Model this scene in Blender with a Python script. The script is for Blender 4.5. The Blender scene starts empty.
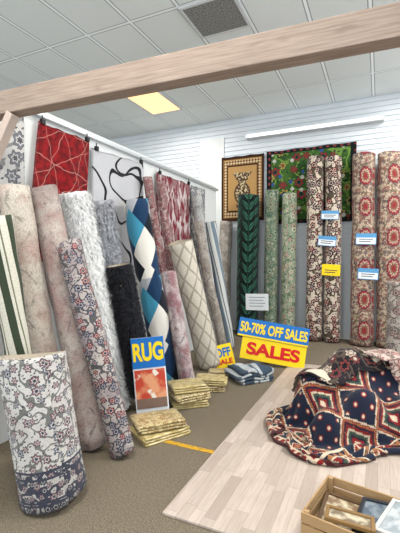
import bpy, bmesh, math, random, time
import numpy as np
from math import radians, sin, cos, pi, sqrt, atan2
from mathutils import Vector, Euler, Matrix, Quaternion, noise as mn
random.seed(4)
SC = bpy.context.scene
COL = SC.collection
F = 385.0
H = 1.35
CAM = Vector((0, 0, H))
ROT = Euler((radians(90 - 1.1), 0, radians(25))).to_matrix()

def ray(px, py):
    return ROT @ Vector(((px - 200) / F, -(py - 266.5) / F, -1))
def on_z(px, py, z=0.0):
    d = ray(px, py); return CAM + d * ((z - H) / d.z)
def on_X(px, py, X):
    d = ray(px, py); return CAM + d * (X / d.x)
def on_Y(px, py, Y):
    d = ray(px, py); return CAM + d * (Y / d.y)
def colX(px, X):
    p = on_X(px, 259, X); return Vector((p.x, p.y, 0))

def C(r, g, b):
    def f(x):
        x /= 255.0
        return x / 12.92 if x <= 0.04045 else ((x + 0.055) / 1.055) ** 2.4
    return (f(r), f(g), f(b), 1.0)

# ---------------------------------------------------------------- node DSL
class V:
    def __init__(s, g, k): s.g = g; s.k = k
    def __add__(s, o): return s.g.m('ADD', s, o)
    __radd__ = __add__
    def __sub__(s, o): return s.g.m('SUBTRACT', s, o)
    def __rsub__(s, o): return s.g.m('SUBTRACT', o, s)
    def __mul__(s, o): return s.g.m('MULTIPLY', s, o)
    __rmul__ = __mul__
    def __truediv__(s, o): return s.g.m('DIVIDE', s, o)
    def __lt__(s, o): return s.g.m('LESS_THAN', s, o)
    def __gt__(s, o): return s.g.m('GREATER_THAN', s, o)

class G:
    def __init__(s, name):
        s.mat = bpy.data.materials.new(name); s.mat.use_nodes = True
        s.nt = s.mat.node_tree; s.nt.nodes.clear()
        s.out = s.nt.nodes.new('ShaderNodeOutputMaterial')
        s.b = s.nt.nodes.new('ShaderNodeBsdfPrincipled')
        s.nt.links.new(s.b.outputs[0], s.out.inputs[0])
    def put(s, sock, val):
        if isinstance(val, V): s.nt.links.new(val.k, sock)
        else: sock.default_value = val
    def m(s, op, a, b=None, c=None):
        n = s.nt.nodes.new('ShaderNodeMath'); n.operation = op
        s.put(n.inputs[0], a)
        if b is not None: s.put(n.inputs[1], b)
        if c is not None: s.put(n.inputs[2], c)
        return V(s, n.outputs[0])
    def abs(s, a): return s.m('ABSOLUTE', a)
    def fr(s, a): return s.m('FRACT', a)
    def fl(s, a): return s.m('FLOOR', a)
    def sin(s, a): return s.m('SINE', a)
    def mn(s, a, b): return s.m('MINIMUM', a, b)
    def mx(s, a, b): return s.m('MAXIMUM', a, b)
    def tri(s, a): return s.abs(s.fr(a) - 0.5) * 2.0      # 0..1
    def ss(s, x, a, b):
        n = s.nt.nodes.new('ShaderNodeMapRange'); n.clamp = True
        s.put(n.inputs[0], x); n.inputs[1].default_value = a; n.inputs[2].default_value = b
        return V(s, n.outputs[0])
    def xyz(s, x, y, z=0.0):
        n = s.nt.nodes.new('ShaderNodeCombineXYZ')
        s.put(n.inputs[0], x); s.put(n.inputs[1], y); s.put(n.inputs[2], z)
        return V(s, n.outputs[0])
    def sep(s, v):
        n = s.nt.nodes.new('ShaderNodeSeparateXYZ'); s.put(n.inputs[0], v)
        return [V(s, n.outputs[i]) for i in range(3)]
    def noise(s, x, y, sc=1.0, det=2.0, z=0.0):
        n = s.nt.nodes.new('ShaderNodeTexNoise')
        s.put(n.inputs['Vector'], s.xyz(x, y, z))
        n.inputs['Scale'].default_value = sc; n.inputs['Detail'].default_value = det
        return V(s, n.outputs[0])
    def rnd(s, x, y):
        n = s.nt.nodes.new('ShaderNodeTexWhiteNoise'); n.noise_dimensions = '2D'
        s.put(n.inputs['Vector'], s.xyz(x, y)); return V(s, n.outputs['Value'])
    def vor(s, x, y, rand=0.7):
        n = s.nt.nodes.new('ShaderNodeTexVoronoi'); n.voronoi_dimensions = '2D'
        s.put(n.inputs['Vector'], s.xyz(x, y)); n.inputs['Scale'].default_value = 1.0
        n.inputs['Randomness'].default_value = rand
        p = s.sep(V(s, n.outputs['Position'])); c = s.sep(V(s, n.outputs['Color']))
        return V(s, n.outputs['Distance']), x - p[0], y - p[1], c[0], c[1]
    def mix(s, f, a, b):
        n = s.nt.nodes.new('ShaderNodeMix'); n.data_type = 'RGBA'
        s.put(n.inputs[0], f); s.put(n.inputs[6], a); s.put(n.inputs[7], b)
        return V(s, n.outputs[2])
    def uv(s):
        n = s.nt.nodes.new('ShaderNodeUVMap'); n.uv_map = 'UVMap'
        r = s.sep(V(s, n.outputs[0])); return r[0], r[1]
    def pos(s):
        n = s.nt.nodes.new('ShaderNodeNewGeometry'); return s.sep(V(s, n.outputs['Position']))
    def obj(s):
        n = s.nt.nodes.new('ShaderNodeTexCoord'); return s.sep(V(s, n.outputs['Object']))
    def bump(s, h, st, dist=0.01):
        n = s.nt.nodes.new('ShaderNodeBump'); s.put(n.inputs['Height'], h)
        n.inputs['Strength'].default_value = st; n.inputs['Distance'].default_value = dist
        s.nt.links.new(n.outputs[0], s.b.inputs['Normal'])
    def finish(s, col, rough=0.9, coat=0.0, metal=0.0, spec=0.3):
        s.put(s.b.inputs['Base Color'], col)
        s.b.inputs['Roughness'].default_value = rough
        s.b.inputs['Coat Weight'].default_value = coat
        s.b.inputs['Coat Roughness'].default_value = 0.15
        s.b.inputs['Metallic'].default_value = metal
        s.b.inputs['Specular IOR Level'].default_value = spec
        return s.mat

def simple(name, col, rough=0.6, metal=0.0, spec=0.3, var=0.06, sc=30):
    g = G(name); x, y, z = g.obj()
    n = g.noise(x, y, sc, 3, z)
    d = tuple(c * (1 - var * 2) for c in col[:3]) + (1,)
    return g.finish(g.mix(n, d, col), rough, 0, metal, spec)

def emis(name, col, st):
    g = G(name); g.b.inputs['Emission Color'].default_value = col
    g.b.inputs['Emission Strength'].default_value = st
    return g.finish(col, 0.5)

def rug(name, pat, bump=0.6, coat=0.0, rough=0.95, worn=0.25):
    g = G(name); u, v = g.uv()
    col = pat(g, u, v)
    if worn > 0:
        n = g.noise(u, v, 90, 3)
        k = g.mix(g.ss(n, 0.3, 0.7), (1 - worn, 1 - worn, 1 - worn, 1), (1.0, 1.0, 1.0, 1))
        mm = g.nt.nodes.new('ShaderNodeMix'); mm.data_type = 'RGBA'; mm.blend_type = 'MULTIPLY'
        mm.inputs[0].default_value = 1.0
        g.put(mm.inputs[6], col); g.put(mm.inputs[7], k)
        col = V(g, mm.outputs[2])
    g.bump(g.noise(u, v, 260, 2), bump, 0.006)
    g.b.inputs['Sheen Weight'].default_value = 0.1
    return g.finish(col, rough, coat, 0, 0.15)

# patterns -----------------------------------------------------------
def P_floral(bg, fa, fb, leaf, dark, sc=7.0, bg2=None, stem=0.03, size=0.3):
    def f(g, u, v):
        wx = u + (g.noise(u, v, 6, 1) - 0.5) * 0.05
        col = bg if bg2 is None else g.mix(g.ss(g.noise(u, v, 4, 4), 0.4, 0.6), bg, bg2)
        st = g.abs(g.noise(u, v, sc * 0.8, 1) - 0.5) < stem
        col = g.mix(st, col, leaf)
        d2, a2, b2, r2, q2 = g.vor(wx * (sc * 2.6), v * (sc * 2.6), 1.0)
        lf = (g.abs(a2 * 0.8 + b2 * 0.5) + g.abs(b2 * 0.8 - a2 * 0.4) * 2.2) < 0.33
        col = g.mix(lf * (r2 > 0.3), col, g.mix(q2 > 0.5, leaf, dark))
        d, a, b, r, q = g.vor(wx * sc, v * sc, 0.8)
        ang = g.m('ARCTAN2', b, a)
        rad = (g.sin(ang * 6.0 + r * 5.0) * 0.07) + (r * 0.14 + (size - 0.07))
        col = g.mix(d < (rad + 0.05), col, dark)
        col = g.mix(d < rad, col, g.mix(q > 0.5, fa, fb))
        col = g.mix(d < (rad * 0.62), col, bg)
        col = g.mix(d < (rad * 0.42), col, g.mix(r > 0.5, fa, dark))
        return col
    return f

def P_runner(bg, red, navy, leaf):
    # persian style runner: ogival medallions over small florals
    def f(g, u, v):
        fl = P_floral(bg, red, navy, leaf, C(70, 50, 50), 13.0, None, 0.035, 0.26)(g, u, v)
        w = (g.noise(u, v, 9, 2) - 0.5) * 0.12
        x = g.tri(u * 3.2 + w); y = g.tri(v * 2.1 + w)
        d = x * x + y * y
        s = g.sin(g.m('ARCTAN2', y, x) * 14.0) * 0.05
        k = d + s
        col = g.mix(k < 0.42, fl, navy)
        col = g.mix(k < 0.36, col, red)
        col = g.mix(k < 0.20, col, bg)
        col = g.mix(k < 0.13, col, leaf)
        col = g.mix(k < 0.07, col, red)
        return g.mix((g.abs(k - 0.52) < 0.03), col, leaf)
    return f

def P_distress(bg, c1, c2, sc=5.0, amt=0.6, fl=True):
    def f(g, u, v):
        col = g.mix(g.ss(g.noise(u, v, sc, 6), 0.42, 0.62) * amt, bg, c1)
        if fl:
            wu = u + (g.noise(u, v, 9, 3) - 0.5) * 0.09
            x = g.tri(wu * 4.0); y = g.tri(v * 2.6)
            d = x + y
            wear = g.ss(g.noise(u, v, 11, 5), 0.42, 0.6)
            col = g.mix((g.abs(d - 0.9) < 0.07) * wear * 0.8, col, c2)
            col = g.mix((d < 0.35) * wear * 0.7, col, c1)
            x2 = g.tri(u * 14.0); y2 = g.tri(v * 14.0)
            col = g.mix(((x2 + y2) < 0.5) * wear * 0.6, col, c2)
        col = g.mix(g.ss(g.noise(u * 3, v, 45, 2), 0.5, 0.7) * 0.6, col, c2)
        col = g.mix(g.ss(g.noise(u, v * 4, 30, 2), 0.52, 0.7) * 0.5, col, bg)
        return col
    return f

def P_lattice(bg, line, sc=5.0):
    def f(g, u, v):
        w = (g.noise(u, v, 14, 2) - 0.5) * 0.18
        a = g.abs(g.fr(u * sc + v * (sc * 0.6) + w) - 0.5)
        b = g.abs(g.fr(u * sc - v * (sc * 0.6) + w) - 0.5)
        return g.mix(g.ss(g.mn(a, b), 0.11, 0.05) * 0.8, bg, line)
    return f

def P_plain(c1, c2, sc=25):
    def f(g, u, v):
        return g.mix(g.ss(g.noise(u, v, sc, 4), 0.35, 0.65), c1, c2)
    return f

def P_geo(g, u, v):
    cream = C(224, 220, 210); teal = C(66, 144, 172); navy = C(26, 54, 86); blk = C(22, 28, 38); gry = C(168, 172, 176)
    a = g.fr(u * 1.9 + v * 1.25 + 0.1); b = g.fr(u * 1.9 - v * 1.25 + 0.3); c = g.fr(v * 1.25 + 0.55)
    col = g.mix(c > 0.5, cream, gry)
    col = g.mix((a > 0.5) * (b > 0.5), col, teal)
    col = g.mix((a < 0.5) * (b > 0.62), col, navy)
    col = g.mix((a > 0.62) * (b < 0.4), col, cream)
    col = g.mix((a < 0.34) * (b < 0.4), col, blk)
    col = g.mix((a > 0.5) * (b > 0.5) * (c < 0.35), col, navy)
    return col

def P_leaf(bg, l1, l2, sc=4.5):
    def f(g, u, v):
        x = g.abs(g.fr(u * sc) - 0.5) * 2.0
        s = g.fr(v * 5.5 - x * 0.9 + g.fl(u * sc) * 0.37)
        w = g.mx((1.0 - x) * 0.42, 0.0) * g.ss(x, 0.0, 0.25)
        leaf = g.abs(s - 0.5) < (w + 0.02)
        col = g.mix(leaf, bg, l1)
        col = g.mix(g.abs(s - 0.5) < 0.05, col, bg)
        col = g.mix(x < 0.06, col, l2)
        n = g.noise(u, v, 3, 2)
        return g.mix(g.ss(n, 0.5, 0.55) * 0.3, col, l2)
    return f

def P_stripe(bg, c1, c2, sc=9.0):
    def f(g, u, v):
        a = g.fr((u + v * 0.08) * sc)
        col = g.mix(a < 0.4, bg, c1)
        col = g.mix((a > 0.55) * (a < 0.63), col, c2)
        return col
    return f

def P_redlines(g, u, v):
    red = C(146, 18, 24); w = C(206, 140, 130)
    n = (g.noise(u, v, 5, 2) - 0.5) * 0.12
    col = g.mix(g.ss(g.noise(u, v, 16, 5), 0.4, 0.6), red, C(100, 10, 16))
    for (a, b, s) in ((1, .45, 4.4), (.5, -1, 3.6), (1, -.4, 3.3), (.2, 1, 2.9)):
        l = g.abs(g.fr((u * a + v * b + n) * s) - 0.5) < 0.010
        col = g.mix(l * 0.8, col, w)
    return col

def P_curvy(g, u, v):
    bg = C(200, 200, 203); k = C(30, 30, 34)
    a = g.abs(g.noise(u, v, 2.0, 1) - 0.5) < 0.016
    b = g.abs(g.noise(u + 3, v + 7, 1.8, 1) - 0.47) < 0.014
    return g.mix(g.mx(a, b), bg, k)

def P_maroon(g, u, v):
    bg = C(208, 194, 192); mr = C(122, 20, 40)
    n = g.noise(u * 3.0, v, 7, 5)
    m2 = g.ss(n, 0.47, 0.55)
    t = (g.tri(u * 6) + g.tri(v * 3)) > 1.05
    return g.mix(g.mx(m2, t * 0.7), bg, mr)

def P_oriental(su, sv):
    red = C(132, 34, 32); navy = C(30, 36, 54); cream = C(208, 190, 164); gold = C(158, 106, 68); grn = C(64, 78, 66)
    def f(g, u, v):
        q = 1 / 0.010
        uq = g.fl(u * q) / q; vq = g.fl(v * q) / q
        x = g.tri(uq / 0.36 + 0.5); y = g.tri(vq / 0.44 + 0.5)
        d = x + y
        col = g.mix(d > 1.05, red, navy)
        for (c0, w0, cc) in ((1.05, .04, cream), (.92, .035, gold), (.8, .05, navy)):
            col = g.mix(g.abs(d - c0) < w0, col, cc)
        col = g.mix(d < 0.58, col, grn)
        col = g.mix(g.abs(d - 0.58) < 0.045, col, cream)
        col = g.mix(d < 0.38, col, red)
        col = g.mix(g.abs(d - 0.34) < 0.04, col, navy)
        col = g.mix(d < 0.16, col, cream)
        x2 = g.tri(uq / 0.09); y2 = g.tri(vq / 0.09)
        s2 = x2 + y2
        col = g.mix((s2 < 0.6) * (d > 1.2), col, red)
        col = g.mix((s2 < 0.3) * (d > 1.2), col, cream)
        col = g.mix((s2 < 0.32) * (d < 0.78) * (d > 0.64), col, gold)
        ed = g.mn(su / 2 - g.abs(uq), sv / 2 - g.abs(vq))   # distance to edge
        bm = ed < 0.23
        s3 = g.tri(uq / 0.13) + g.tri(vq / 0.13)
        bd = g.mix(s3 < 0.8, navy, red)
        bd = g.mix(g.abs(s3 - 0.8) < 0.1, bd, cream)
        bd = g.mix(s3 < 0.35, bd, gold)
        s4 = g.tri(uq / 0.05) + g.tri(vq / 0.05)
        o1 = g.mix(s4 < 0.8, red, cream)
        bd = g.mix(ed < 0.075, bd, o1)
        bd = g.mix(ed > 0.185, bd, g.mix(s4 < 0.8, gold, navy))
        for t in (0.08, 0.18, 0.225):
            bd = g.mix(g.abs(ed - t) < 0.007, bd, cream)
        bd = g.mix(ed < 0.035, bd, C(70, 28, 30))
        return g.mix(bm, col, bd)
    return f

def P_persian_cream(g, u, v):
    cream = C(206, 203, 197); dk = C(62, 64, 76); rose = C(130, 96, 100); blue = C(108, 114, 126); sage = C(116, 116, 112)
    fld = P_floral(cream, rose, blue, sage, dk, 15.0, C(194, 189, 183), 0.035, 0.25)(g, u, v)
    brd = P_floral(C(180, 175, 168), dk, rose, dk, C(66, 68, 80), 20.0, None, 0.07, 0.3)(g, u, v)
    col = g.mix(v < 0.20, fld, brd)
    for t in (0.205, 0.035, 0.17, 0.05):
        col = g.mix(g.abs(v - t) < 0.006, col, dk)
    return col

# ---------------------------------------------------------------- mesh helpers
def obj_from(name, verts, faces, mat=None, uvs=None, smooth=True, parent=None, mats=None, midx=None):
    me = bpy.data.meshes.new(name)
    me.from_pydata([tuple(v) for v in verts], [], faces)
    if uvs is not None:
        l = me.uv_layers.new(name='UVMap')
        li = np.empty(len(me.loops), dtype=np.int32); me.loops.foreach_get('vertex_index', li)
        l.data.foreach_set('uv', np.asarray(uvs, dtype=np.float32)[li].ravel())
    for m_ in (mats or ([mat] if mat else [])): me.materials.append(m_)
    if midx: me.polygons.foreach_set('material_index', midx)
    if smooth: me.polygons.foreach_set('use_smooth', [True] * len(me.polygons))
    me.update()
    o = bpy.data.objects.new(name, me); COL.objects.link(o)
    if parent: o.parent = parent
    return o

def tag(o, label, cat, group=None):
    o["label"] = label; o["category"] = cat
    if group: o["group"] = group
    return o

def box(name, lo, hi, mat, parent=None, bev=0.0, loc=None, rotz=0.0, rot=None):
    bm = bmesh.new(); bmesh.ops.create_cube(bm, size=1)
    lo = Vector(lo); hi = Vector(hi)
    for v in bm.verts:
        v.co = Vector(((lo[i] + hi[i]) / 2 + v.co[i] * (hi[i] - lo[i])) for i in range(3))
    if bev > 0: bmesh.ops.bevel(bm, geom=bm.edges[:], offset=bev, segments=2, affect='EDGES', profile=0.6)
    me = bpy.data.meshes.new(name); bm.to_mesh(me); bm.free(); me.materials.append(mat)
    o = bpy.data.objects.new(name, me); COL.objects.link(o)
    if parent: o.parent = parent
    if loc: o.location = loc
    if rot: o.rotation_euler = rot
    elif rotz: o.rotation_euler = (0, 0, rotz)
    return o

def structure(o):
    o["kind"] = "structure"; return o

def empty(name, loc=(0, 0, 0), rot=(0, 0, 0)):
    o = bpy.data.objects.new(name, None); o.empty_display_size = 0.1
    o.location = loc; o.rotation_euler = rot; COL.objects.link(o); return o

backing = simple('rug_backing', C(176, 164, 144), 0.95, var=0.12, sc=120)

def roll_mesh(name, r, L, mat, turns=2.4, th=0.011, shag=0.0, nz=26, seed=0, oval=1.0, hollow=False, cut=0.0):
    per = 40 if shag == 0 else 60
    if shag: nz = int(L / 0.018); turns = 1.35
    n = int(per * turns)
    pitch = th * 1.35
    rnd = random.Random(seed)
    verts = []; uvs = []; faces = []; midx = []
    rad = []; ang = []; arc = []; s = 0
    for i in range(n + 1):
        t = i / per * 2 * pi
        rr = r - pitch * (turns - i / per)
        if hollow: rr = r
        if i > n - 6: rr += 0.003
        rad.append(rr); ang.append(t)
        if i: s += rr * 2 * pi / per
        arc.append(s)
    so = Vector((seed * 3.1, seed * 1.7, 0))
    def clump(a, z):
        p = Vector((cos(a) * r * 30, sin(a) * r * 30, z * 22)) + so
        return mn.noise(p) + .5 * mn.noise(p * 2.1)
    for k in range(nz + 1):
        z = L * k / nz
        wob = 1 + 0.045 * mn.noise(Vector((seed, z * 2.2, 0.3)))
        ox = 0.014 * mn.noise(Vector((seed + 5, z * 1.3, 2))); oy = 0.014 * mn.noise(Vector((seed + 9, z * 1.3, 4)))
        for side in (0, 1):
            for i in range(n + 1):
                rr = rad[i] * wob - (th if side else 0)
                a = ang[i]
                rr += 0.008 * mn.noise(Vector((cos(a) * 3 + seed, sin(a) * 3, z * 4)))
                zz = z
                if shag and side == 0 and i > per * 0.2:
                    rr += shag * (rnd.random() - 0.5) * .5 + shag * 0.9 * clump(a, z)
                    zz += shag * 0.5 * (rnd.random() - 0.5)
                if k in (0, nz) and not shag: zz += 0.006 * sin(a * 2 + seed)
                if cut: zz += cut * cos(a + 0.6) * (k / nz) ** 3
                verts.append((cos(a) * rr * oval + ox, sin(a) * rr + oy, zz)); uvs.append((arc[i], z))
    w = 2 * (n + 1)
    for k in range(nz):
        b0 = k * w; b1 = (k + 1) * w
        for i in range(n):
            faces.append((b0 + i, b0 + i + 1, b1 + i + 1, b1 + i)); midx.append(0)
            j = n + 1
            faces.append((b0 + j + i + 1, b0 + j + i, b1 + j + i, b1 + j + i + 1)); midx.append(1)
        faces.append((b0 + n, b0 + n + n + 1, b1 + n + n + 1, b1 + n)); midx.append(0)
        faces.append((b0 + n + 1, b0, b1, b1 + n + 1)); midx.append(0)
    for i in range(n):
        faces.append((i + 1, i, n + 1 + i, n + 2 + i)); midx.append(1 if not shag else 0)
        t0 = nz * w
        faces.append((t0 + i, t0 + i + 1, t0 + n + 2 + i, t0 + n + 1 + i)); midx.append(1 if not shag else 0)
    if shag:
        nt = int(2 * pi * r * L * 9000)
        for _ in range(nt):
            a = rnd.random() * 2 * pi; z = rnd.random() ** .95 * L
            cl = clump(a, z)
            rr = r * 0.985 + shag * .6 * cl
            out = Vector((cos(a), sin(a), 0)); tg = Vector((-sin(a), cos(a), 0))
            p = out * rr + Vector((0, 0, z))
            ln = shag * (0.8 + rnd.random() * .8)
            dd = mn.noise(Vector((cos(a) * 7, sin(a) * 7, z * 9)) + so)
            d1 = (out * 0.8 + tg * (dd * 1.5 + rnd.uniform(-.5, .5)) + Vector((0, 0, rnd.uniform(-1.0, .3)))).normalized()
            d2 = (d1 + Vector((0, 0, -1.4)) + tg * rnd.uniform(-.6, .6)).normalized()
            wv = (tg * 0.0045)
            q = p + d1 * ln; q2 = q + d2 * ln * .9
            b = len(verts)
            for vv in (p - wv, p + wv, q + wv * .7, q - wv * .7, q2):
                verts.append((vv.x, vv.y, max(vv.z, 0.0))); uvs.append((a * r + rnd.random() * .02, vv.z))
            faces.append((b, b + 1, b + 2, b + 3)); faces.append((b + 3, b + 2, b + 4)); midx += [0, 0]
    return obj_from(name, verts, faces, None, uvs, True, None, [mat, backing], midx)

ROLLN = [0]
def roll(label, base, top, r, mat, name='rolled_rug', group=None, lift=None, tw=None, **kw):
    ROLLN[0] += 1
    base = Vector(base); top = Vector(top)
    if lift is None:
        ax = (top - base).normalized()
        base.z = r * sqrt(ax.x ** 2 + ax.y ** 2) + 0.004
    ax = top - base; L = ax.length
    o = roll_mesh(name, r, L, mat, seed=ROLLN[0], **kw)
    o.location = base
    q = ax.to_track_quat('Z', 'Y')
    o.rotation_mode = 'QUATERNION'
    o.rotation_quaternion = q @ Quaternion((0, 0, 1), random.uniform(-1.2, 0.2) if tw is None else tw)
    tag(o, label, 'rug', group)
    return o

def sheet(name, corners, mat, nu=30, nv=40, wave=0.012, th=0.008, nrm=Vector((1, 0, 0)), seed=0, wl=7.0):
    a, b, c, d = [Vector(p) for p in corners]   # tl,tr,br,bl
    w = ((b - a).length + (c - d).length) / 2; h = ((d - a).length + (c - b).length) / 2
    verts = []; uvs = []; faces = []
    for side in (0, 1):
        for j in range(nv + 1):
            for i in range(nu + 1):
                s = i / nu; t = j / nv
                p = (a * (1 - s) + b * s) * (1 - t) + (d * (1 - s) + c * s) * t
                k = wave * (0.3 + t) * (sin(s * w * wl * 2 + seed) + 0.6 * mn.noise(Vector((s * 4, t * 3, seed))))
                p = p + nrm * (abs(wave) + k + (0 if side else th))
                if j == 0: p.z -= 0.012 * abs(sin(s * 9))
                verts.append(p); uvs.append((s * w, (1 - t) * h))
    m = (nu + 1) * (nv + 1)
    for j in range(nv):
        for i in range(nu):
            q = j * (nu + 1) + i
            faces.append((q, q + nu + 1, q + nu + 2, q + 1)[::-1])
            faces.append((m + q, m + q + nu + 1, m + q + nu + 2, m + q + 1))
    rim = [i for i in range(nu + 1)] + [(j) * (nu + 1) + nu for j in range(1, nv + 1)] + [nv * (nu + 1) + i for i in range(nu - 1, -1, -1)] + [j * (nu + 1) for j in range(nv - 1, 0, -1)]
    for i in range(len(rim)):
        x, y = rim[i], rim[(i + 1) % len(rim)]
        faces.append((x, y, m + y, m + x))
    return obj_from(name, verts, faces, mat, uvs, True)

def folded(name, w, l, layers, t, mat, gap=0.003, seed=0, ny=14, puff=0.006, parent=None):
    path = []
    step = t + gap
    for k in range(layers):
        z = t / 2 + k * step
        sgn = 1 if k % 2 == 0 else -1
        ww = w / 2 - 0.006 * ((k * 7 + seed) % 3)
        for i in range(13):
            path.append((sgn * (-ww + 2 * ww * i / 12), z))
        if k < layers - 1:
            for i in range(1, 6):
                a = -pi / 2 + pi * i / 6
                path.append((sgn * (ww + cos(a) * step / 2), z + step / 2 + sin(a) * step / 2))
    n = len(path); arc = [0]
    for i in range(1, n): arc.append(arc[-1] + (Vector(path[i]) - Vector(path[i - 1])).length)
    nor = []
    for i in range(n):
        p0 = Vector(path[max(i - 1, 0)]); p1 = Vector(path[min(i + 1, n - 1)])
        d = (p1 - p0).normalized(); nor.append(Vector((-d.y, d.x)))
    verts = []; uvs = []; faces = []
    for j in range(ny + 1):
        y = -l / 2 + l * j / ny
        for side in (1, -1):
            for i in range(n):
                x, z = path[i]
                edge = 1 - 0.25 * (abs(2 * j / ny - 1) ** 8)
                hh = layers * step
                dz = puff * mn.noise(Vector((x * 6 + seed, y * 6, 1.0))) * (z / hh) * 2
                p = Vector((x, z)) + nor[i] * (side * t / 2 * edge)
                verts.append((p.x + 0.004 * mn.noise(Vector((y * 9, z * 30, seed))), y + 0.006 * mn.noise(Vector((x * 7, z * 40, seed))), max(p.y + dz, 0.0)))
                uvs.append((arc[i], y))
    W = 2 * n
    for j in range(ny):
        b0 = j * W; b1 = b0 + W
        for i in range(n - 1):
            faces.append((b0 + i, b1 + i, b1 + i + 1, b0 + i + 1))
            faces.append((b0 + n + i, b0 + n + i + 1, b1 + n + i + 1, b1 + n + i))
        faces.append((b0, b0 + n, b1 + n, b1)); faces.append((b0 + n - 1, b1 + n - 1, b1 + 2 * n - 1, b0 + 2 * n - 1))
    for i in range(n - 1):
        faces.append((i, i + 1, n + i + 1, n + i))
        q = ny * W; faces.append((q + i, q + n + i, q + n + i + 1, q + i + 1))
    return obj_from(name, verts, faces, mat, uvs, True, parent)

def text(body, size, mat, parent, loc, name='lettering', ext=0.002, off=0.0, sx=1.0, rot=(pi / 2, 0, 0), width=None):
    cu = bpy.data.curves.new('tmp', 'FONT'); cu.body = body; cu.size = size
    cu.align_x = 'CENTER'; cu.align_y = 'CENTER'; cu.extrude = ext; cu.offset = off
    t = bpy.data.objects.new('tmp', cu); COL.objects.link(t)
    dg = bpy.context.evaluated_depsgraph_get(); dg.update()
    me = bpy.data.meshes.new_from_object(t.evaluated_get(dg)); me.name = name
    bpy.data.objects.remove(t)
    if width:
        xs = [v.co.x for v in me.vertices]; sx = width / (max(xs) - min(xs))
    for v in me.vertices: v.co.x *= sx
    me.materials.clear(); me.materials.append(mat)
    o = bpy.data.objects.new(name, me); COL.objects.link(o); o.parent = parent
    o.location = loc; o.rotation_euler = rot
    return o

# ================================================================ draped cloth solver (numpy position based dynamics)
def drape(nx, ny, su, sv, P, ell, hmap, rl0, rl1, steps, it=12, seed=0, ground=0.012, sq=(0.3, 0.9), stiff=.1, amp=.12, fric=.5):
    P = P.copy(); Pp = P.copy()
    hx = su / nx; hy = sv / ny; hd = sqrt(hx * hx + hy * hy)
    def pj(A, B, rest, k):
        d = B - A; l = np.sqrt((d * d).sum(-1, keepdims=True)) + 1e-9
        c = d * ((l - rest) / l * .5 * k)
        A += c; B -= c
    def pjo(sa, sb, rest, k):
        d = P[sb] - P[sa]; l = np.sqrt((d * d).sum(-1, keepdims=True)) + 1e-9
        c = d * (np.minimum((l - rest * .98) / l, 0) * .5 * k)
        P[sa] += c; P[sb] -= c
    S = slice
    for st in range(steps):
        f = st / steps
        vel = (P - Pp) * 0.97
        Pp = P.copy()
        P += vel; P[..., 2] -= 0.0013
        k = min(max((f - sq[0]) / (sq[1] - sq[0]), 0), 1)
        for _ in range(it):
            for o in (0, 1):
                m_ = P[:, o + 1::2].shape[1]; pj(P[:, o:o + 2 * m_:2], P[:, o + 1:o + 1 + 2 * m_:2], hx, 1)
                m_ = P[o + 1::2].shape[0]; pj(P[o:o + 2 * m_:2][:m_], P[o + 1:o + 1 + 2 * m_:2], hy, 1)
            pjo((S(0, -1), S(0, -1)), (S(1, None), S(1, None)), hd, .2)
            pjo((S(0, -1), S(1, None)), (S(1, None), S(0, -1)), hd, .2)
            for q in (2, 3):
                pjo((S(None), S(0, -q)), (S(None), S(q, None)), hx * q, stiff)
                pjo((S(0, -q), S(None)), (S(q, None), S(None)), hy * q, stiff)
        hit = np.zeros(P.shape[:2], bool)
        for (c, s) in ell:
            c = np.array(c); s = np.array(s)
            qv = (P - c) / s; r = np.sqrt((qv * qv).sum(-1)); m_ = (r < 1) & (r > 1e-6)
            P[m_] = c + qv[m_] / r[m_][:, None] * s; hit |= m_
        if hmap is not None:
            G_, x0, dx = hmap
            ix = np.clip(((P[..., 0] - x0) / dx).astype(int), 0, G_.shape[0] - 1); iy = np.clip(((P[..., 1] - x0) / dx).astype(int), 0, G_.shape[1] - 1)
            hz = G_[ix, iy]; m_ = P[..., 2] < hz
            P[..., 2] = np.where(m_, np.minimum(hz, P[..., 2] + .02), P[..., 2]); hit |= m_
        m_ = P[..., 2] < ground; P[..., 2][m_] = ground; hit |= m_
        if rl1 is not None:
            th = np.arctan2(P[..., 1], P[..., 0]); r = np.hypot(P[..., 0], P[..., 1])
            lim = (rl0 * (1 - k) + rl1 * k) * (1 + amp * np.sin(2 * th + .6) + amp * .8 * np.sin(3 * th + seed) + amp * .5 * np.sin(5 * th + 2 * seed))
            sc = 1 - (1 - np.minimum(1, lim / (r + 1e-9))) * .25
            P[..., 0] *= sc; P[..., 1] *= sc
        Pp[hit, 0:2] = Pp[hit, 0:2] * (1 - fric) + P[hit, 0:2] * fric
        Pp[hit, 2] = P[hit, 2]
    return P

def cloth_obj(name, P, nx, ny, su, sv, mat, back):
    uvs = [((i / nx - .5) * su, (j / ny - .5) * sv) for j in range(ny + 1) for i in range(nx + 1)]
    faces = [(j * (nx + 1) + i, j * (nx + 1) + i + 1, (j + 1) * (nx + 1) + i + 1, (j + 1) * (nx + 1) + i) for j in range(ny) for i in range(nx)]
    o = obj_from(name, P.reshape(-1, 3).tolist(), faces, None, uvs, True, None, [mat, back])
    m_ = o.modifiers.new('sub', 'SUBSURF'); m_.levels = 1; m_.render_levels = 1
    m_ = o.modifiers.new('thick', 'SOLIDIFY'); m_.thickness = .009; m_.offset = -1; m_.material_offset = 1
    return o

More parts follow.
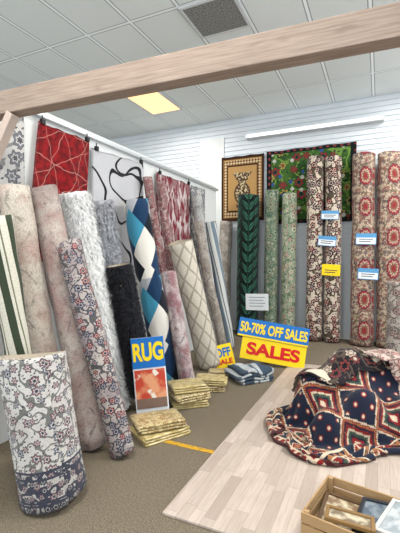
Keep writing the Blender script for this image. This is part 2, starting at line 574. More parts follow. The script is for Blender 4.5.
M = {}
SU, SV = 1.95, 1.6
M['oriental'] = rug('m_oriental', P_oriental(SU, SV), .8, worn=.25)
M['oriental2'] = rug('m_oriental_small', P_oriental(1.1, .9), .8, worn=.25)
M['darkcream'] = rug('m_darkcream', P_floral(C(30, 27, 31), C(184, 168, 150), C(120, 54, 54), C(84, 70, 62), C(16, 15, 18), 8, C(40, 32, 36)), worn=.2)
M['creampink'] = rug('m_creampink', P_floral(C(186, 168, 156), C(150, 96, 92), C(130, 110, 104), C(120, 104, 96), C(96, 66, 66), 10), worn=.2)
back_cr = simple('back_cream', C(196, 186, 166), .95, var=.1, sc=90)
hp = on_z(354, 424, .015)
def init(nx, ny, su, sv, cx, cy, z, rot, seed, comp=.9):
    P = np.zeros((ny + 1, nx + 1, 3))
    for j in range(ny + 1):
        for i in range(nx + 1):
            u = (i / nx - .5) * su * comp; v = (j / ny - .5) * sv * comp
            P[j, i] = (cx + u * cos(rot) - v * sin(rot), cy + u * sin(rot) + v * cos(rot), z + .07 * mn.noise(Vector((u * 3, v * 3, seed))) + .04 * mn.noise(Vector((u * 9, v * 9, seed))))
    return P
ell = [((0.0, .14, .1), (.20, .17, .46)), ((.30, .10, .1), (.15, .18, .44)), ((-.33, .06, .05), (.15, .17, .36)), ((-.02, -.22, .04), (.19, .13, .32)), ((.30, -.24, .02), (.14, .13, .28)), ((-.30, -.27, .02), (.13, .11, .22)), ((-.12, -.02, .1), (.1, .1, .30))]
P1 = drape(100, 82, SU, SV, init(100, 82, SU, SV, -.02, -.03, .66, .5, 2), ell, None, 1.35, .66, 280, seed=3)
h1 = cloth_obj('heaped_rug', P1, 100, 82, SU, SV, M['oriental'], M['oriental'])
dx = .02; x0 = -.9; N = 90
def rast(Gm, P):
    pp = P.reshape(-1, 3)
    ix = np.clip(((pp[:, 0] - x0) / dx).astype(int), 1, N - 2); iy = np.clip(((pp[:, 1] - x0) / dx).astype(int), 1, N - 2)
    for ox in (-1, 0, 1):
        for oy in (-1, 0, 1): np.maximum.at(Gm, (ix + ox, iy + oy), pp[:, 2] + .018)
Gm = np.zeros((N, N)); rast(Gm, P1)
P2 = drape(64, 46, 1.15, .8, init(64, 46, 1.15, .8, .02, .20, .80, .1, 7, .55), [], (Gm, x0, dx), .9, None, 150, seed=5, it=10, stiff=.1)
h2 = cloth_obj('heaped_rug', P2, 64, 46, 1.15, .8, M['darkcream'], back_cr)
rast(Gm, P2)
P3 = drape(40, 34, .7, .6, init(40, 34, .7, .6, .40, .12, .88, .6, 11, .55), [], (Gm, x0, dx), .9, None, 140, seed=6, it=10, stiff=.1)
h3 = cloth_obj('heaped_rug', P3, 40, 34, .7, .6, M['creampink'], back_cr)
for h in (h1, h2, h3):
    h.location = (hp.x, hp.y, .016); h.rotation_euler = (0, 0, radians(25))
tag(h1, 'crumpled dark red and navy oriental rug heaped on laminate', 'rug')
tag(h2, 'black rug with cream motifs crumpled on top of the heap', 'rug')
tag(h3, 'small cream and rose rug crumpled on top of the heap', 'rug')

# ================================================================ SETTING
g = G('carpet'); x, y, z = g.pos()
n = g.noise(x, y, 200, 3); n2 = g.noise(x, y, 3, 4); n3 = g.noise(x, y, 60, 2)
col = g.mix(g.ss(n, 0.38, 0.62), C(80, 71, 58), C(152, 140, 120))
col = g.mix(g.ss(n3, 0.45, 0.65) * 0.45, col, C(94, 86, 76))
col = g.mix(g.ss(n2, 0.4, 0.7) * 0.3, col, C(108, 98, 86))
g.bump(n, 0.8, 0.01); carpet = g.finish(col, 1.0, spec=0.1)
structure(box('floor', (-8, -1.5, -0.1), (4, 7.1, 0), carpet))

g = G('laminate'); x, y, z = g.pos()
sx = x / 0.068; ix = g.fl(sx); fx = g.fr(sx)
sy = y / 0.42 + g.rnd(ix, 3.0) * 5.0; iy = g.fl(sy); fy = g.fr(sy)
r = g.rnd(ix, iy)
gr = g.noise(x * 14 + r * 9, y * 1.4, 5, 5)
c1 = g.mix(r, C(158, 144, 132), C(190, 176, 164))
col = g.mix(g.ss(gr, 0.4, 0.7) * 0.35, c1, C(142, 125, 111))
seam = g.mx(fx < 0.03, fy < 0.006)
col = g.mix(seam * 0.55, col, C(108, 92, 80))
lam = g.finish(col, 0.42, spec=0.4)
structure(box('floor.001', (-1.03, 1.735, 0.0005), (3.6, 5.0, 0.014), lam, bev=0.003))

g = G('ceiling_tile'); x, y, z = g.pos()
fx = g.abs(g.fr((x + 1.33) / 0.61) - 0.5); fy = g.abs(g.fr((y - 4.84) / 1.22) - 0.5)
ln = g.mx(fx > 0.474, fy > 0.487)
sh = g.mx(fx > 0.455, fy > 0.478)
ns = g.noise(x, y, 90, 4); rr = g.rnd(g.fl((x + 1.33) / 0.61), g.fl((y - 4.84) / 1.22))
col = g.mix(g.ss(ns, 0.4, 0.75) * 0.35, C(228, 232, 230), C(196, 204, 204))
col = g.mix(rr * 0.25, col, C(200, 206, 206))
col = g.mix(sh, col, C(150, 160, 164)); col = g.mix(ln, col, C(244, 246, 246))
ceil = g.finish(col, 0.95, spec=0.1)
structure(box('ceiling', (-8, -1.5, 4.0), (4, 7.1, 4.1), ceil))

white = simple('wall_paint', C(222, 224, 222), 0.8, var=0.03, sc=4)
def slatwall(name, x0, x1, yf, z0, z1, mat):
    prof = []; z = z0; p = 0.085
    while z + p < z1:
        prof += [(yf, z), (yf, z + p - 0.02), (yf + 0.018, z + p - 0.024), (yf + 0.018, z + p - 0.004), (yf, z + p - 0.004)]
        z += p
    prof += [(yf, z1), (yf + 0.15, z1), (yf + 0.15, z0)]
    n = len(prof); verts = [(x0, a, b) for a, b in prof] + [(x1, a, b) for a, b in prof]
    faces = [(i, (i + 1) % n, n + (i + 1) % n, n + i) for i in range(n)]
    return obj_from(name, verts, faces, mat, None, False)
YB = 6.9
structure(slatwall('wall_back', -8, 4, YB, 0, 4.0, simple('slat_white', C(216, 222, 226), 0.5, var=0.03, sc=5)))
structure(box('wall_left', (-8.1, -1.5, 0), (-8, YB, 4.0), white))
structure(box('wall_partition', (-2.62, 0.9, 0), (-2.5, 6.0, 2.56), white))
a_ = on_Y(200, 141, YB - .02); b_ = on_Y(224, 141, YB - .02)
structure(box('trim_1', (a_.x, YB - 0.02, 0), (b_.x, YB, a_.z), white))
structure(box('baseboard_back', (b_.x, YB - 0.015, 0), (4, YB, 0.1), white))

vent = G('vent'); x, y, z = vent.pos()
vc = vent.mix(vent.ss(vent.noise(x, y, 60, 4), 0.35, 0.65), C(92, 92, 90), C(150, 150, 146))
ventm = vent.finish(vc, 0.8)
fm = simple('frame_white', C(206, 208, 208), 0.5)
e = empty('ceiling_vent', (-1.635, 3.92, 3.985)); tag(e, 'dark grey perforated air vent set in the tiled ceiling', 'vent')
box('vent_panel', (-0.28, -0.28, -0.006), (0.28, 0.28, 0.006), ventm, e)
for (lo, hi) in (((-.305, -.305, -.012), (-.275, .305, .012)), ((.275, -.305, -.012), (.305, .305, .012)), ((-.275, -.305, -.012), (.275, -.275, .012)), ((-.275, .275, -.012), (.275, .305, .012))):
    box('frame_edge', lo, hi, fm, e)
def panel_light(cx, cy, colr, st, power):
    e = empty('ceiling_light', (cx, cy, 3.985)); tag(e, 'lit fluorescent troffer panel set in the tiled ceiling', 'light')
    box('diffuser', (-.28, -.58, -.004), (.28, .58, .006), emis('diffuser_glow', colr, st), e)
    for (lo, hi) in (((-.305, -.61, -.012), (-.28, .61, .012)), ((.28, -.61, -.012), (.305, .61, .012)), ((-.28, -.61, -.012), (.28, -.58, .012)), ((-.28, .58, -.012), (.28, .61, .012))):
        box('frame_edge', lo, hi, fm, e)
    if power:
        l = bpy.data.lights.new('lamp', 'AREA'); l.shape = 'RECTANGLE'; l.size = 0.55; l.size_y = 1.15; l.energy = power
        l.color = (1.0, 0.97, 0.93)
        lo = bpy.data.objects.new('lamp', l); COL.objects.link(lo); lo.location = (cx, cy, 3.95)
panel_light(-3.465, 5.45, C(255, 214, 158), 1.0, 60)
panel_light(-1.025, 0.57, C(255, 246, 230), 3, 100)
panel_light(1.415, 3.01, C(255, 246, 230), 3, 130)
panel_light(0.805, 5.45, C(255, 246, 230), 3, 70)
panel_light(-4.075, 1.79, C(255, 246, 230), 3, 60)

a = on_Y(243, 134, 6.6); b = on_Y(384, 115, 6.6)
zt = (a.z + b.z) / 2
e = empty('strip_light', ((a.x + b.x) / 2, 6.72, zt)); tag(e, 'long white fluorescent strip light on the slatted wall', 'light')
L2 = (b.x - a.x) / 2
box('housing', (-L2, 0.02, -0.03), (L2, 0.18, 0.05), fm, e, 0.005)
bm = bmesh.new(); bmesh.ops.create_cone(bm, cap_ends=True, segments=20, radius1=0.02, radius2=0.02, depth=2 * L2 - 0.05)
bmesh.ops.rotate(bm, verts=bm.verts, matrix=Matrix.Rotation(pi / 2, 3, 'Y'))
me = bpy.data.meshes.new('tube'); bm.to_mesh(me); bm.free(); me.materials.append(emis('tube_glow', C(240, 248, 255), 2.5))
t = bpy.data.objects.new('tube', me); COL.objects.link(t); t.parent = e

# wooden beam + brace
g = G('beam_wood'); x, y, z = g.obj()
gn = g.noise(x * 1.2, y * 20, 4, 5, z * 22)
col = g.mix(g.ss(gn, 0.3, 0.7), C(128, 111, 98), C(156, 139, 125))
kn = g.noise(x * 2, z * 8, 2, 2)
col = g.mix(g.ss(kn, 0.62, 0.7) * 0.4, col, C(106, 90, 78))
g.bump(gn, 0.2, 0.004)
wood = g.finish(col, 0.75)
A = Vector((-2.20, 1.70, 2.275)); B = Vector((0.08, 1.815, 2.275))
dr = (B - A).normalized(); A2 = A - dr * 0.55; B2 = B + dr * 1.6
Lb = (B2 - A2).length
bm_ = box('wooden_beam', (0, 0, 0), (Lb, 0.10, 0.145), wood, None, 0.006, loc=A2, rotz=atan2(dr.y, dr.x))
tag(bm_, 'long rough wooden beam spanning the shop under the ceiling', 'beam')
br = box('wooden_post', (-0.04, -0.04, 0), (0.04, 0.04, 2.275), simple('post_wood', C(176, 156, 144), 0.75, var=.08), None, 0.005, loc=(-2.40, 1.73, 0), rotz=0)
tag(br, 'pale wooden post holding up the end of the beam', 'post')
bc = box('wooden_brace', (-0.03, -0.03, 0), (0.03, 0.03, 0.40), simple('brace_wood', C(190, 172, 160), 0.75, var=.08), None, 0.004, loc=(-2.345, 1.73, 1.945), rot=(0, radians(35), 0))
tag(bc, 'short diagonal wooden brace between post and beam', 'brace')

rail = box('hanging_rail', (-2.5, 1.0, 2.49), (-2.455, 6.0, 2.52), simple('rail_metal', C(210, 214, 216), 0.35, metal=.6), None, 0.004)
tag(rail, 'long pale metal rail along the partition top', 'rail')

# ================================================================ MATERIALS
M['beige_pink'] = rug('m_beige_pink', P_distress(C(194, 182, 172), C(162, 128, 122), C(128, 114, 112), 5, .75))
M['beige_fade'] = rug('m_beige_fade', P_distress(C(198, 188, 174), C(166, 134, 124), C(134, 126, 116), 4, .7))
M['navy_floral'] = rug('m_navy_floral', P_floral(C(186, 176, 168), C(140, 60, 60), C(76, 82, 102), C(86, 84, 84), C(46, 48, 64), 16, C(154, 142, 142), .035, .28))
M['white_shag'] = rug('m_white_shag', P_plain(C(244, 244, 242), C(254, 254, 252), 40), 1.0, worn=.02)
M['grey_shag'] = rug('m_grey_shag', P_plain(C(146, 148, 154), C(196, 198, 204), 40), 1.0, worn=.12)
M['black_shag'] = rug('m_black_shag', P_plain(C(16, 16, 20), C(46, 47, 54), 40), 1.0, worn=.2)
M['geo'] = rug('m_geo', P_geo, worn=.15)
M['lattice'] = rug('m_lattice', P_lattice(C(212, 204, 188), C(152, 142, 126), 6.5), 1.0, worn=.2)
M['stripe'] = rug('m_stripe', P_stripe(C(204, 200, 184), C(56, 66, 50), C(110, 110, 88), 9))
M['pink_thin'] = rug('m_pink_thin', P_floral(C(180, 156, 152), C(140, 56, 68), C(150, 100, 98), C(112, 86, 84), C(104, 48, 56), 15, C(160, 132, 130)))
M['pale_rose'] = rug('m_pale_rose', P_distress(C(200, 188, 184), C(142, 92, 98), C(110, 102, 112), 6, .9))
M['grey_white'] = rug('m_grey_white', P_distress(C(190, 190, 186), C(150, 150, 150), C(118, 120, 124), 6, .9))
M['blue_edge'] = rug('m_blue_edge', P_stripe(C(210, 212, 208), C(120, 134, 146), C(60, 74, 92), 6))
M['taupe'] = rug('m_taupe', P_distress(C(180, 172, 162), C(138, 128, 118), C(100, 94, 90), 6, .9))
M['ornate'] = rug('m_ornate', P_floral(C(176, 168, 158), C(112, 100, 96), C(130, 90, 84), C(110, 104, 98), C(74, 68, 68), 12, C(156, 148, 140), .04, .3))
M['leaf_dark'] = rug('m_leaf_dark', P_leaf(C(12, 24, 24), C(52, 100, 80), C(26, 54, 46), 3.6), worn=.2)
M['leaf_teal'] = rug('m_leaf_teal', P_floral(C(116, 134, 112), C(174, 180, 156), C(156, 146, 124), C(80, 104, 86), C(60, 84, 70), 9, C(130, 142, 122)))
M['sage'] = rug('m_sage', P_floral(C(156, 166, 142), C(184, 140, 128), C(202, 198, 174), C(100, 118, 90), C(84, 100, 80), 8.5, C(144, 156, 134)))
M['burg'] = rug('m_burg', P_floral(C(208, 194, 176), C(116, 28, 36), C(60, 40, 58), C(86, 76, 62), C(44, 26, 32), 8, None, .04, .33))
M['rosefl'] = rug('m_rosefl', P_runner(C(186, 166, 146), C(140, 46, 50), C(66, 58, 78), C(116, 104, 84)))
M['persian'] = rug('m_persian', P_persian_cream)
M['red'] = rug('m_redlines', P_redlines)
M['curvy'] = rug('m_curvy', P_curvy)
M['maroon'] = rug('m_maroon', P_maroon)
M['greyfl'] = rug('m_greyfl', P_floral(C(200, 198, 194), C(120, 122, 128), C(104, 102, 106), C(140, 140, 140), C(92, 92, 98), 7, None, .045, .32))

# ================================================================ HANGING RUGS
HX = -2.465
blackp = simple('black_plastic', C(22, 22, 24), 0.4)
def hang(label, px4, mat, seed, wave=0.008, clips=True, X=HX):
    c = [on_X(p[0], p[1], X) for p in px4]
    o = sheet('hanging_rug', c, mat, seed=seed, wave=wave)
    tag(o, label, 'rug')
    if clips:
        for s in (0.06, 0.94):
            p = c[0] * (1 - s) + c[1] * s
            e = empty('rug_clip', (X + 0.012, p.y, p.z + 0.01)); tag(e, 'small black spring clip gripping a hanging rug', 'clip', 'black clips on the hanging rail')
            box('jaw', (-0.004, -0.018, -0.03), (0.026, 0.018, 0.012), blackp, e, 0.003)
            box('hook', (0.004, -0.004, 0.012), (0.012, 0.004, 0.045), blackp, e, 0.001)
    return o
hang('grey and white floral rug hanging behind the wooden post', [(-30, 100), (22, 113), (24, 260), (-30, 260)], M['greyfl'], 1)
hang('deep red rug with thin pale criss cross lines on clips', [(37, 121), (88, 141), (84, 262), (22, 262)], M['red'], 2, .012)
hang('pale grey rug with looping black lines hanging from clips', [(91, 148), (142, 163), (142, 270), (91, 270)], M['curvy'], 3)
hang('off white rug with maroon distressed blocks on the rail', [(156, 172), (189, 184), (190, 285), (156, 285)], M['maroon'], 5)
hang('plain pale grey rug hanging at the end of the rail', [(190.5, 185), (204, 189), (204, 285), (190.5, 285)], M['greyfl'], 6, clips=False)

# ================================================================ LEFT ROLLS
def LR(label, bpx, Xb, tpx, tpy, Xt, r, m, **kw):
    return roll(label, colX(bpx, Xb), on_X(tpx, tpy, Xt), r, M[m], **kw)
LR('faded beige rolled rug with rose traces leaning on the partition', 58, -2.06, 12, 187, -2.24, .10, 'beige_fade')
LR('cream rolled rug with dark green stripes beside beige ones', 32, -2.0, -2, 216, -2.13, .08, 'stripe')
LR('tall pinkish beige distressed rolled rug leaning on the partition', 94, -1.84, 43, 189, -2.25, .105, 'beige_pink')
LR('shorter cream, navy and red floral rolled rug leaning', 122, -1.59, 69, 242, -1.95, .09, 'navy_floral')
LR('thick white shag rolled rug leaning on the partition', 114, -2.14, 72, 193, -2.25, .125, 'white_shag', shag=.022)
LR('fluffy grey shag rolled rug leaning beside the white shag', 126, -2.24, 99, 201, -2.27, .11, 'grey_shag', shag=.022)
w2b = colX(145, -1.90); w2t = on_X(119, 268, -2.02)
roll('narrow white shag rolled rug under a draped black one', w2b, w2t, .07, M['white_shag'], shag=.010)
k0 = w2b.copy(); k0.z = 0.03; axv = w2t - k0
roll('black shag rug wrapped around a white rolled rug', k0 + axv * 0.10, w2t + axv * 0.02, .108, M['black_shag'], shag=.018, lift=1, hollow=True)
LR('thick rolled rug with teal, navy and cream geometric shapes', 168, -2.06, 134, 200, -2.27, .135, 'geo', tw=-.3)
LR('slim dusty pink patterned rolled rug leaning on the partition', 176, -2.24, 147, 177, -2.35, .06, 'pink_thin')
LR('slim pinkish floral rolled rug leaning beside its twin', 183, -2.24, 160, 182, -2.37, .055, 'pink_thin')
LR('short pale rolled rug with faded rose and grey pattern', 188, -1.80, 168, 272, -2.06, .085, 'pale_rose')
LR('cream shag rolled rug with beige diamond lattice', 209, -1.90, 180, 242, -2.08, .145, 'lattice')
LR('slim grey and white distressed rolled rug on the partition', 216, -2.22, 196, 196, -2.34, .08, 'grey_white')
LR('white rolled rug with blue grey edge stripes', 229, -2.06, 210, 222, -2.25, .085, 'blue_edge')
LR('slim beige rolled rug between two lighter rolls', 224, -1.90, 197, 222, -2.16, .065, 'taupe')

roll('big loosely rolled cream persian rug with dark grey border', (-1.66, 1.61, 0), (-1.77, 1.56, .81), .19, M['persian'], turns=3.1, th=.013, cut=.03)
cl = folded('folded_mat', 0.3, 0.3, 4, 0.022, rug('m_creamcloth', P_plain(C(180, 168, 148), C(202, 192, 174), 20)), seed=3)
cl.location = (-2.02, 1.22, 0); tag(cl, 'small folded cream mat on the carpet beside the persian roll', 'mat')

# ================================================================ BACK ROLLS
def BR(label, px, tpy, r, m, lean=0.12, **kw):
    Yt = YB - 0.06 - r
    t = on_Y(px, tpy, Yt); b = Vector((t.x, Yt - lean, 0))
    return roll(label, b, t, r, M[m], **kw)
BR('grey and cream distressed rolled rug standing in the corner', 226, 222, .125, 'taupe')
BR('wide dark green rolled rug with palm leaf pattern', 249, 196, .20, 'leaf_dark', oval=1.0)
BR('muted green floral rolled rug standing at the slatted wall', 272.5, 191, .125, 'leaf_teal')
BR('light sage green floral rolled rug with pink blossoms', 290, 194, .13, 'sage')
gb = 'tall cream rolled rugs with burgundy flowers'
BR('tall cream rolled rug with burgundy and black flowers', 316, 158, .14, 'burg', group=gb)
BR('tall cream rolled rug with burgundy and black flowers', 334, 158, .138, 'burg', group=gb)
gp = 'tall beige and red persian style rolled rugs'
BR('tall beige rolled rug with red and navy medallions', 364, 155, .18, 'rosefl', group=gp)
BR('tall beige rolled rug with red and navy medallions', 390, 154, .18, 'rosefl', group=gp)

pr = on_z(398, 390, 0.014)
o = roll('grey and tan ornate rolled rug standing behind the heap', pr, (pr.x + .02, pr.y + .08, 1.10), .13, M['ornate']); o.location.z += 0.014

# ================================================================ TAPESTRIES
def tap1(g, u, v):
    dk = C(58, 34, 22); cr = C(200, 184, 146); gd = C(168, 126, 70)
    x = u / TW1 - 0.5; y = v / TH1 - 0.5
    ax = g.abs(x); ay = g.abs(y)
    col = g.mix(g.mx(ax, ay) < 0.34, gd, C(178, 140, 88))
    e = g.mx(ax, ay)
    col = g.mix(g.abs(e - 0.40) < 0.035, col, g.mix(g.tri(u * 18) + g.tri(v * 18) < 1.0, C(120, 70, 40), cr))
    col = g.mix(e > 0.45, col, dk)
    col = g.mix(g.abs(e - 0.35) < 0.012, col, dk)
    q = ax * ax * 20 + (y + 0.08) * (y + 0.08) * 26
    body = q < 0.75
    neck = (ax < (g.abs(y - 0.05) * 0.9 + 0.06)) * (y > 0.0) * (y < 0.24)
    foot = (ax < 0.14) * (g.abs(y + 0.27) < 0.025)
    m_ = g.mx(g.mx(body, neck), foot)
    col = g.mix(m_, col, C(84, 62, 46))
    n = g.noise(u, v, 24, 3)
    col = g.mix((q < 0.5) * (n > 0.52), col, cr)
    col = g.mix(neck * (n > 0.54), col, cr)
    return col
a = on_Y(222, 158, YB - .02); b = on_Y(264, 220, YB - .02)
TW1 = b.x - a.x; TH1 = a.z - b.z
YT = YB - .027
t1 = sheet('wall_tapestry', [(a.x, YT, a.z), (b.x, YT, a.z), (b.x, YT, b.z), (a.x, YT, b.z)], rug('m_tap1', tap1), nrm=Vector((0, -1, 0)), wave=.004)
tag(t1, 'gold and brown bordered tapestry with a vase motif', 'tapestry')
a = on_Y(267, 152, YB - .02); b = on_Y(356, 221, YB - .02)
TW2 = b.x - a.x; TH2 = a.z - b.z
def tap2(g, u, v):
    grn = C(44, 78, 36); dk = C(18, 26, 28)
    x = u / TW2 - 0.5; y = v / TH2 - 0.5
    base = P_floral(grn, C(150, 46, 56), C(180, 160, 84), C(112, 146, 66), C(26, 40, 52), 4.5, C(70, 106, 48), .03, .26)(g, u, v)
    d, a_, b_, r_, q_ = g.vor(u * 6 + 3, v * 6, .9)
    base = g.mix((d < 0.2) * (r_ > 0.5), base, g.mix(q_ > .5, C(56, 84, 140), C(190, 190, 180)))
    e = g.mx(g.abs(x), g.abs(y) * 0.98)
    base = g.mix(e > 0.44, base, dk)
    base = g.mix((e > 0.455) * (g.tri(u * 9) + g.tri(v * 9) < .55), base, C(140, 60, 60))
    return base
t2 = sheet('wall_tapestry', [(a.x, YT, a.z), (b.x, YT, a.z), (b.x, YT, b.z), (a.x, YT, b.z)], rug('m_tap2', tap2), nrm=Vector((0, -1, 0)), wave=.004)
tag(t2, 'dark green tapestry with colourful flowers and black border', 'tapestry')

# ================================================================ TAGS
bluem = simple('tag_blue', C(86, 150, 196), 0.5); whitem = simple('paper_white', C(226, 230, 232), 0.7, var=.02)
yelm = simple('sign_yellow', C(240, 206, 20), 0.5, var=.02); inkm = simple('ink', C(60, 66, 80), 0.6)
def price_tag(px, py, w, h, Y, mat, lab, rz=0.0, head=True):
    p = on_Y(px, py, Y)
    e = empty('price_tag', p, (0, rz, 0)); tag(e, lab, 'tag')
    box('card', (-w / 2, -0.002, -h / 2), (w / 2, 0.002, h / 2), mat, e, 0.0008)
    if head: box('white_panel', (-w / 2 + .01, -0.004, -h / 2 + .01), (w / 2 - .01, -0.0021, h * 0.12), whitem, e)
    for k in range(2):
        box('ink_line', (-w * .34, -0.0055, -h * (.02 + .2 * k) - .006), (w * (.34 - .1 * k), -0.0041, -h * (.02 + .2 * k) + .006), inkm, e)
    return e
bl = 'small blue and white price tag pinned to a floral rolled rug'
price_tag(330, 215, .27, .14, 6.50, bluem, bl, .05)
price_tag(327, 241, .28, .16, 6.48, bluem, bl, .1)
price_tag(331, 270, .28, .18, 6.46, yelm, 'yellow price tag pinned to a burgundy floral rolled rug', .05, False)
price_tag(366, 239, .29, .17, 6.40, bluem, bl, .03)
price_tag(368, 274, .29, .17, 6.38, bluem, bl, .05)
p = on_Y(257, 302, 6.34)
e = empty('paper_notice', p, (0, -.03, 0)); tag(e, 'white paper notice pinned to the dark green rolled rug', 'notice')
box('sheet_of_paper', (-.2, -.002, -.14), (.2, .002, .14), whitem, e)
for k in range(4): box('ink_line', (-.14, -.004, .08 - k * .05 - .004), (.14 - .03 * (k % 2), -.0021, .08 - k * .05 + .004), inkm, e)

# ================================================================ SIGNS
redm = simple('sign_red', C(200, 20, 26), 0.5, var=.02); blue2 = simple('sign_blue', C(20, 104, 180), 0.5, var=.02)
cardm = simple('cardboard', C(176, 146, 104), 0.9)
p = on_z(269, 368)
e = empty('sale_sign', p, (radians(-12), radians(9), radians(18))); tag(e, 'yellow and blue sale sign board leaning back on a prop', 'sign')
box('board', (-.38, -.006, .06), (.42, .006, .34), yelm, e, .002)
box('blue_banner', (-.45, -.018, .33), (.43, -.008, .56), blue2, e, .002)
text('50-70% OFF SALES', .17, yelm, e, (-.01, -.02, .445), off=.005, width=.84)
text('SALES', .2, redm, e, (.02, -.008, .19), off=.008, width=.66)
box('yellow_strip', (-.45, -.021, .332), (.43, -.0185, .352), yelm, e)
box('rear_prop', (-.03, 0, .0), (.03, .02, .42), cardm, e, 0, loc=(0, .19, .03), rot=(radians(21), 0, 0))
p = on_z(227, 370)
e = empty('sale_placard', p, (radians(-14), radians(-14), radians(22))); tag(e, 'small yellow placard with bold lettering standing on carpet', 'sign')
box('board', (-.12, -.004, .03), (.12, .004, .31), yelm, e, .002)
text('OFF', .14, blue2, e, (0, -.006, .21), off=.005, width=.19)
text('SALE', .08, redm, e, (0, -.006, .10), off=.003, width=.19)
box('rear_prop', (-.02, 0, 0), (.02, .01, .24), cardm, e, 0, loc=(0, .10, .03), rot=(radians(20), 0, 0))
p = on_z(154, 422)
e = empty('rug_sign', p, (radians(-4), radians(-5), radians(30))); tag(e, 'sign board reading RUG in yellow above a rug picture', 'sign')
box('board', (-.135, -.006, .012), (.135, .006, .70), whitem, e, .002)
box('blue_header', (-.135, -.012, .45), (.135, -.0065, .70), blue2, e)
g = G('poster_print'); x, y, z = g.obj()
pc = g.mix(g.ss(g.noise(x, z, 5, 3), .45, .55), C(186, 64, 44), C(214, 150, 110))
pc = g.mix(g.ss(g.noise(x, z, 7, 2), .55, .58), pc, C(224, 214, 200))
pc = g.mix(z < .2, pc, C(120, 96, 84))
box('picture_print', (-.125, -.012, .12), (.125, -.0065, .435), g.finish(pc, .5), e)
text('RUG', .2, yelm, e, (0, -.014, .575), off=.007, width=.25)
box('rear_prop', (-.02, 0, 0), (.02, .01, .3), cardm, e, 0, loc=(0, .05, .01), rot=(radians(7), 0, 0))

# ================================================================ PACKAGED MATS
pack = rug('m_pack', P_floral(C(190, 170, 118), C(160, 130, 78), C(206, 192, 150), C(150, 130, 84), C(130, 104, 60), 14, C(200, 182, 134), .03, .25), .3, coat=.7, rough=.6, worn=.12)
pack2 = rug('m_pack2', P_plain(C(166, 144, 84), C(208, 190, 136), 18), .3, coat=.7, rough=.6, worn=.12)
gpk = 'plastic-wrapped folded mats in stacks on the carpet'
def pkw(x, y, z, rz, **k):
    o = folded('packaged_mat', k.get('w', .36), k.get('l', .26), k.get('ly', 3), k.get('t', .018), k.get('m', pack), seed=k.get('s', 0))
    o.location = (x, y, z); o.rotation_euler = (0, 0, rz)
    tag(o, 'beige folded mat in clear plastic wrap in a stack', 'mat', gpk); return o
q = on_z(159, 434)
pkw(q.x, q.y, .001, radians(60), w=.38, l=.28, s=1, m=pack2)
pkw(q.x - .01, q.y + .01, .070, radians(48), s=2, m=pack)
q = on_z(188, 404)
for k, (dx_, dy_, rz) in enumerate(((0, 0, 40), (.02, -.02, 55), (-.01, .01, 44))):
    pkw(q.x + dx_, q.y + dy_, .001 + k * .069, radians(rz), s=4 + k, m=pack if k % 2 else pack2, w=.32, l=.24)
q = on_z(209, 389)
for k, (dx_, dy_, rz) in enumerate(((0, 0, 30), (.02, .01, 18))):
    pkw(q.x + dx_, q.y + dy_, .001 + k * .069, radians(rz), s=8 + k, m=pack2 if k % 2 else pack, w=.30, l=.22)
q = on_z(219, 375)
pkw(q.x, q.y, .001, radians(20), s=12, w=.22, l=.17)

g = G('tape'); x, y, z = g.pos()
tm = g.finish(g.mix(g.ss(g.noise(x, y, 40, 4), .5, .6) * .6, C(196, 150, 36), C(122, 104, 70)), .6)
tp = box('floor_tape', (-1.47, 2.43, .0008), (-1.035, 2.475, .003), tm); tag(tp, 'worn yellow tape stripe stuck on the carpet', 'tape')

fb = rug('m_foldblue', P_stripe(C(184, 190, 192), C(62, 78, 94), C(84, 98, 112), 3.2))
q = on_z(249, 379)
o = folded('folded_rug', .38, .36, 4, .032, fb, seed=5, puff=.03); o.location = (q.x, q.y, 0.001); o.rotation_euler = (0, 0, radians(50))
tag(o, 'folded slate blue and white striped rug on the carpet', 'rug')

# ================================================================ CRATE
cw = G('crate_wood'); x, y, z = cw.obj()
gn = cw.noise(x * 2, y * 2, 12, 4, z * 30)
crm = cw.finish(cw.mix(gn, C(132, 100, 64), C(184, 154, 112)), .7)
q = Vector((-.03, 2.01, 0)); CR = radians(-11.5)
e = empty('wooden_crate', (q.x, q.y, .0145), (0, 0, CR)); tag(e, 'low open pine crate holding framed pictures on laminate', 'crate')
W, D, Hc = .26, .19, .12
box('crate_bottom', (-W, -D, 0), (W, D, .01), crm, e)
for k in range(2):
    z0 = .012 + k * .056
    box('side_slat', (-W - .01, -D, z0), (-W, D, z0 + .048), crm, e, .002)
    box('side_slat', (W, -D, z0), (W + .01, D, z0 + .048), crm, e, .002)
    box('side_slat', (-W - .01, -D - .01, z0), (W + .01, -D, z0 + .048), crm, e, .002)
    box('side_slat', (-W - .01, D, z0), (W + .01, D + .01, z0 + .048), crm, e, .002)
for sx in (-1, 1):
    for sy in (-1, 1):
        box('corner_post', (sx * (W - .012) - .012, sy * (D - .012) - .012, .01), (sx * (W - .012) + .012, sy * (D - .012) + .012, Hc), crm, e, .002)
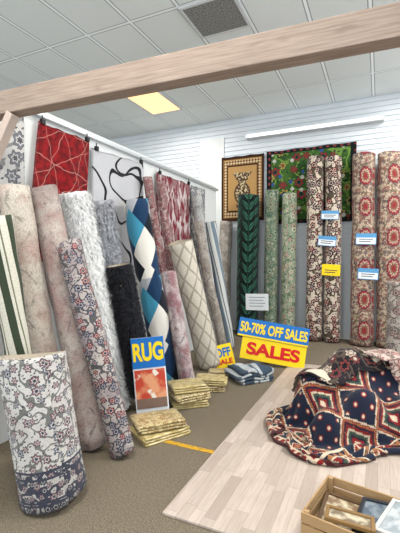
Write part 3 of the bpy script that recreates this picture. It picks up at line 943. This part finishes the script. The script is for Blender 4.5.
def picture(x, y, z, w, h, rot, fcol, pcol, pcol2, lab):
    c_, s_ = cos(CR), sin(CR)
    e = empty('framed_picture', (q.x + x * c_ - y * s_, q.y + x * s_ + y * c_, z), (rot[0], rot[1], rot[2] + CR)); tag(e, lab, 'picture')
    f = simple('frame_' + lab[:6], fcol, .4)
    t = .018
    box('frame_edge', (-w, -h, 0), (-w + t, h, .018), f, e, .002); box('frame_edge', (w - t, -h, 0), (w, h, .018), f, e, .002)
    box('frame_edge', (-w + t, -h, 0), (w - t, -h + t, .018), f, e, .002); box('frame_edge', (-w + t, h - t, 0), (w - t, h, .018), f, e, .002)
    g = G('print_' + lab[:5]); a, b, c = g.obj()
    cc = g.mix(g.ss(g.noise(a, b, 16, 4), .42, .58), pcol, pcol2)
    box('picture_print', (-w + t, -h + t, .002), (w - t, h - t, .010), g.finish(cc, .15, coat=.5), e)
picture(-.14, .0, .045, .10, .15, (radians(3), radians(5), radians(8)), C(86, 64, 42), C(120, 96, 70), C(190, 178, 150), 'brown framed landscape picture lying in the crate')
picture(.02, .03, .085, .085, .13, (radians(4), radians(-6), radians(2)), C(40, 42, 48), C(120, 130, 136), C(80, 90, 104), 'black framed grey blue picture lying in the crate')
picture(.14, .02, .125, .09, .13, (radians(6), radians(-8), radians(-10)), C(190, 190, 186), C(140, 148, 152), C(176, 180, 180), 'white framed pale picture lying tilted in the crate')
picture(-.07, -.10, .115, .11, .06, (radians(-4), radians(3), radians(14)), C(130, 100, 60), C(190, 180, 156), C(120, 108, 90), 'gold framed small picture lying on the others')

# ================================================================ CAMERA, WORLD
cd = bpy.data.cameras.new('camera'); cd.sensor_fit = 'AUTO'; cd.sensor_width = 36; cd.lens = F / 533 * 36
co = bpy.data.objects.new('camera', cd); COL.objects.link(co)
co.location = CAM; co.rotation_euler = (radians(90 - 1.1), 0, radians(25)); SC.camera = co
w = bpy.data.worlds.new('world'); SC.world = w; w.use_nodes = True
w.node_tree.nodes['Background'].inputs[0].default_value = (0.88, 0.94, 1.0, 1)
w.node_tree.nodes['Background'].inputs[1].default_value = 2.1
SC.view_settings.view_transform = 'Standard'
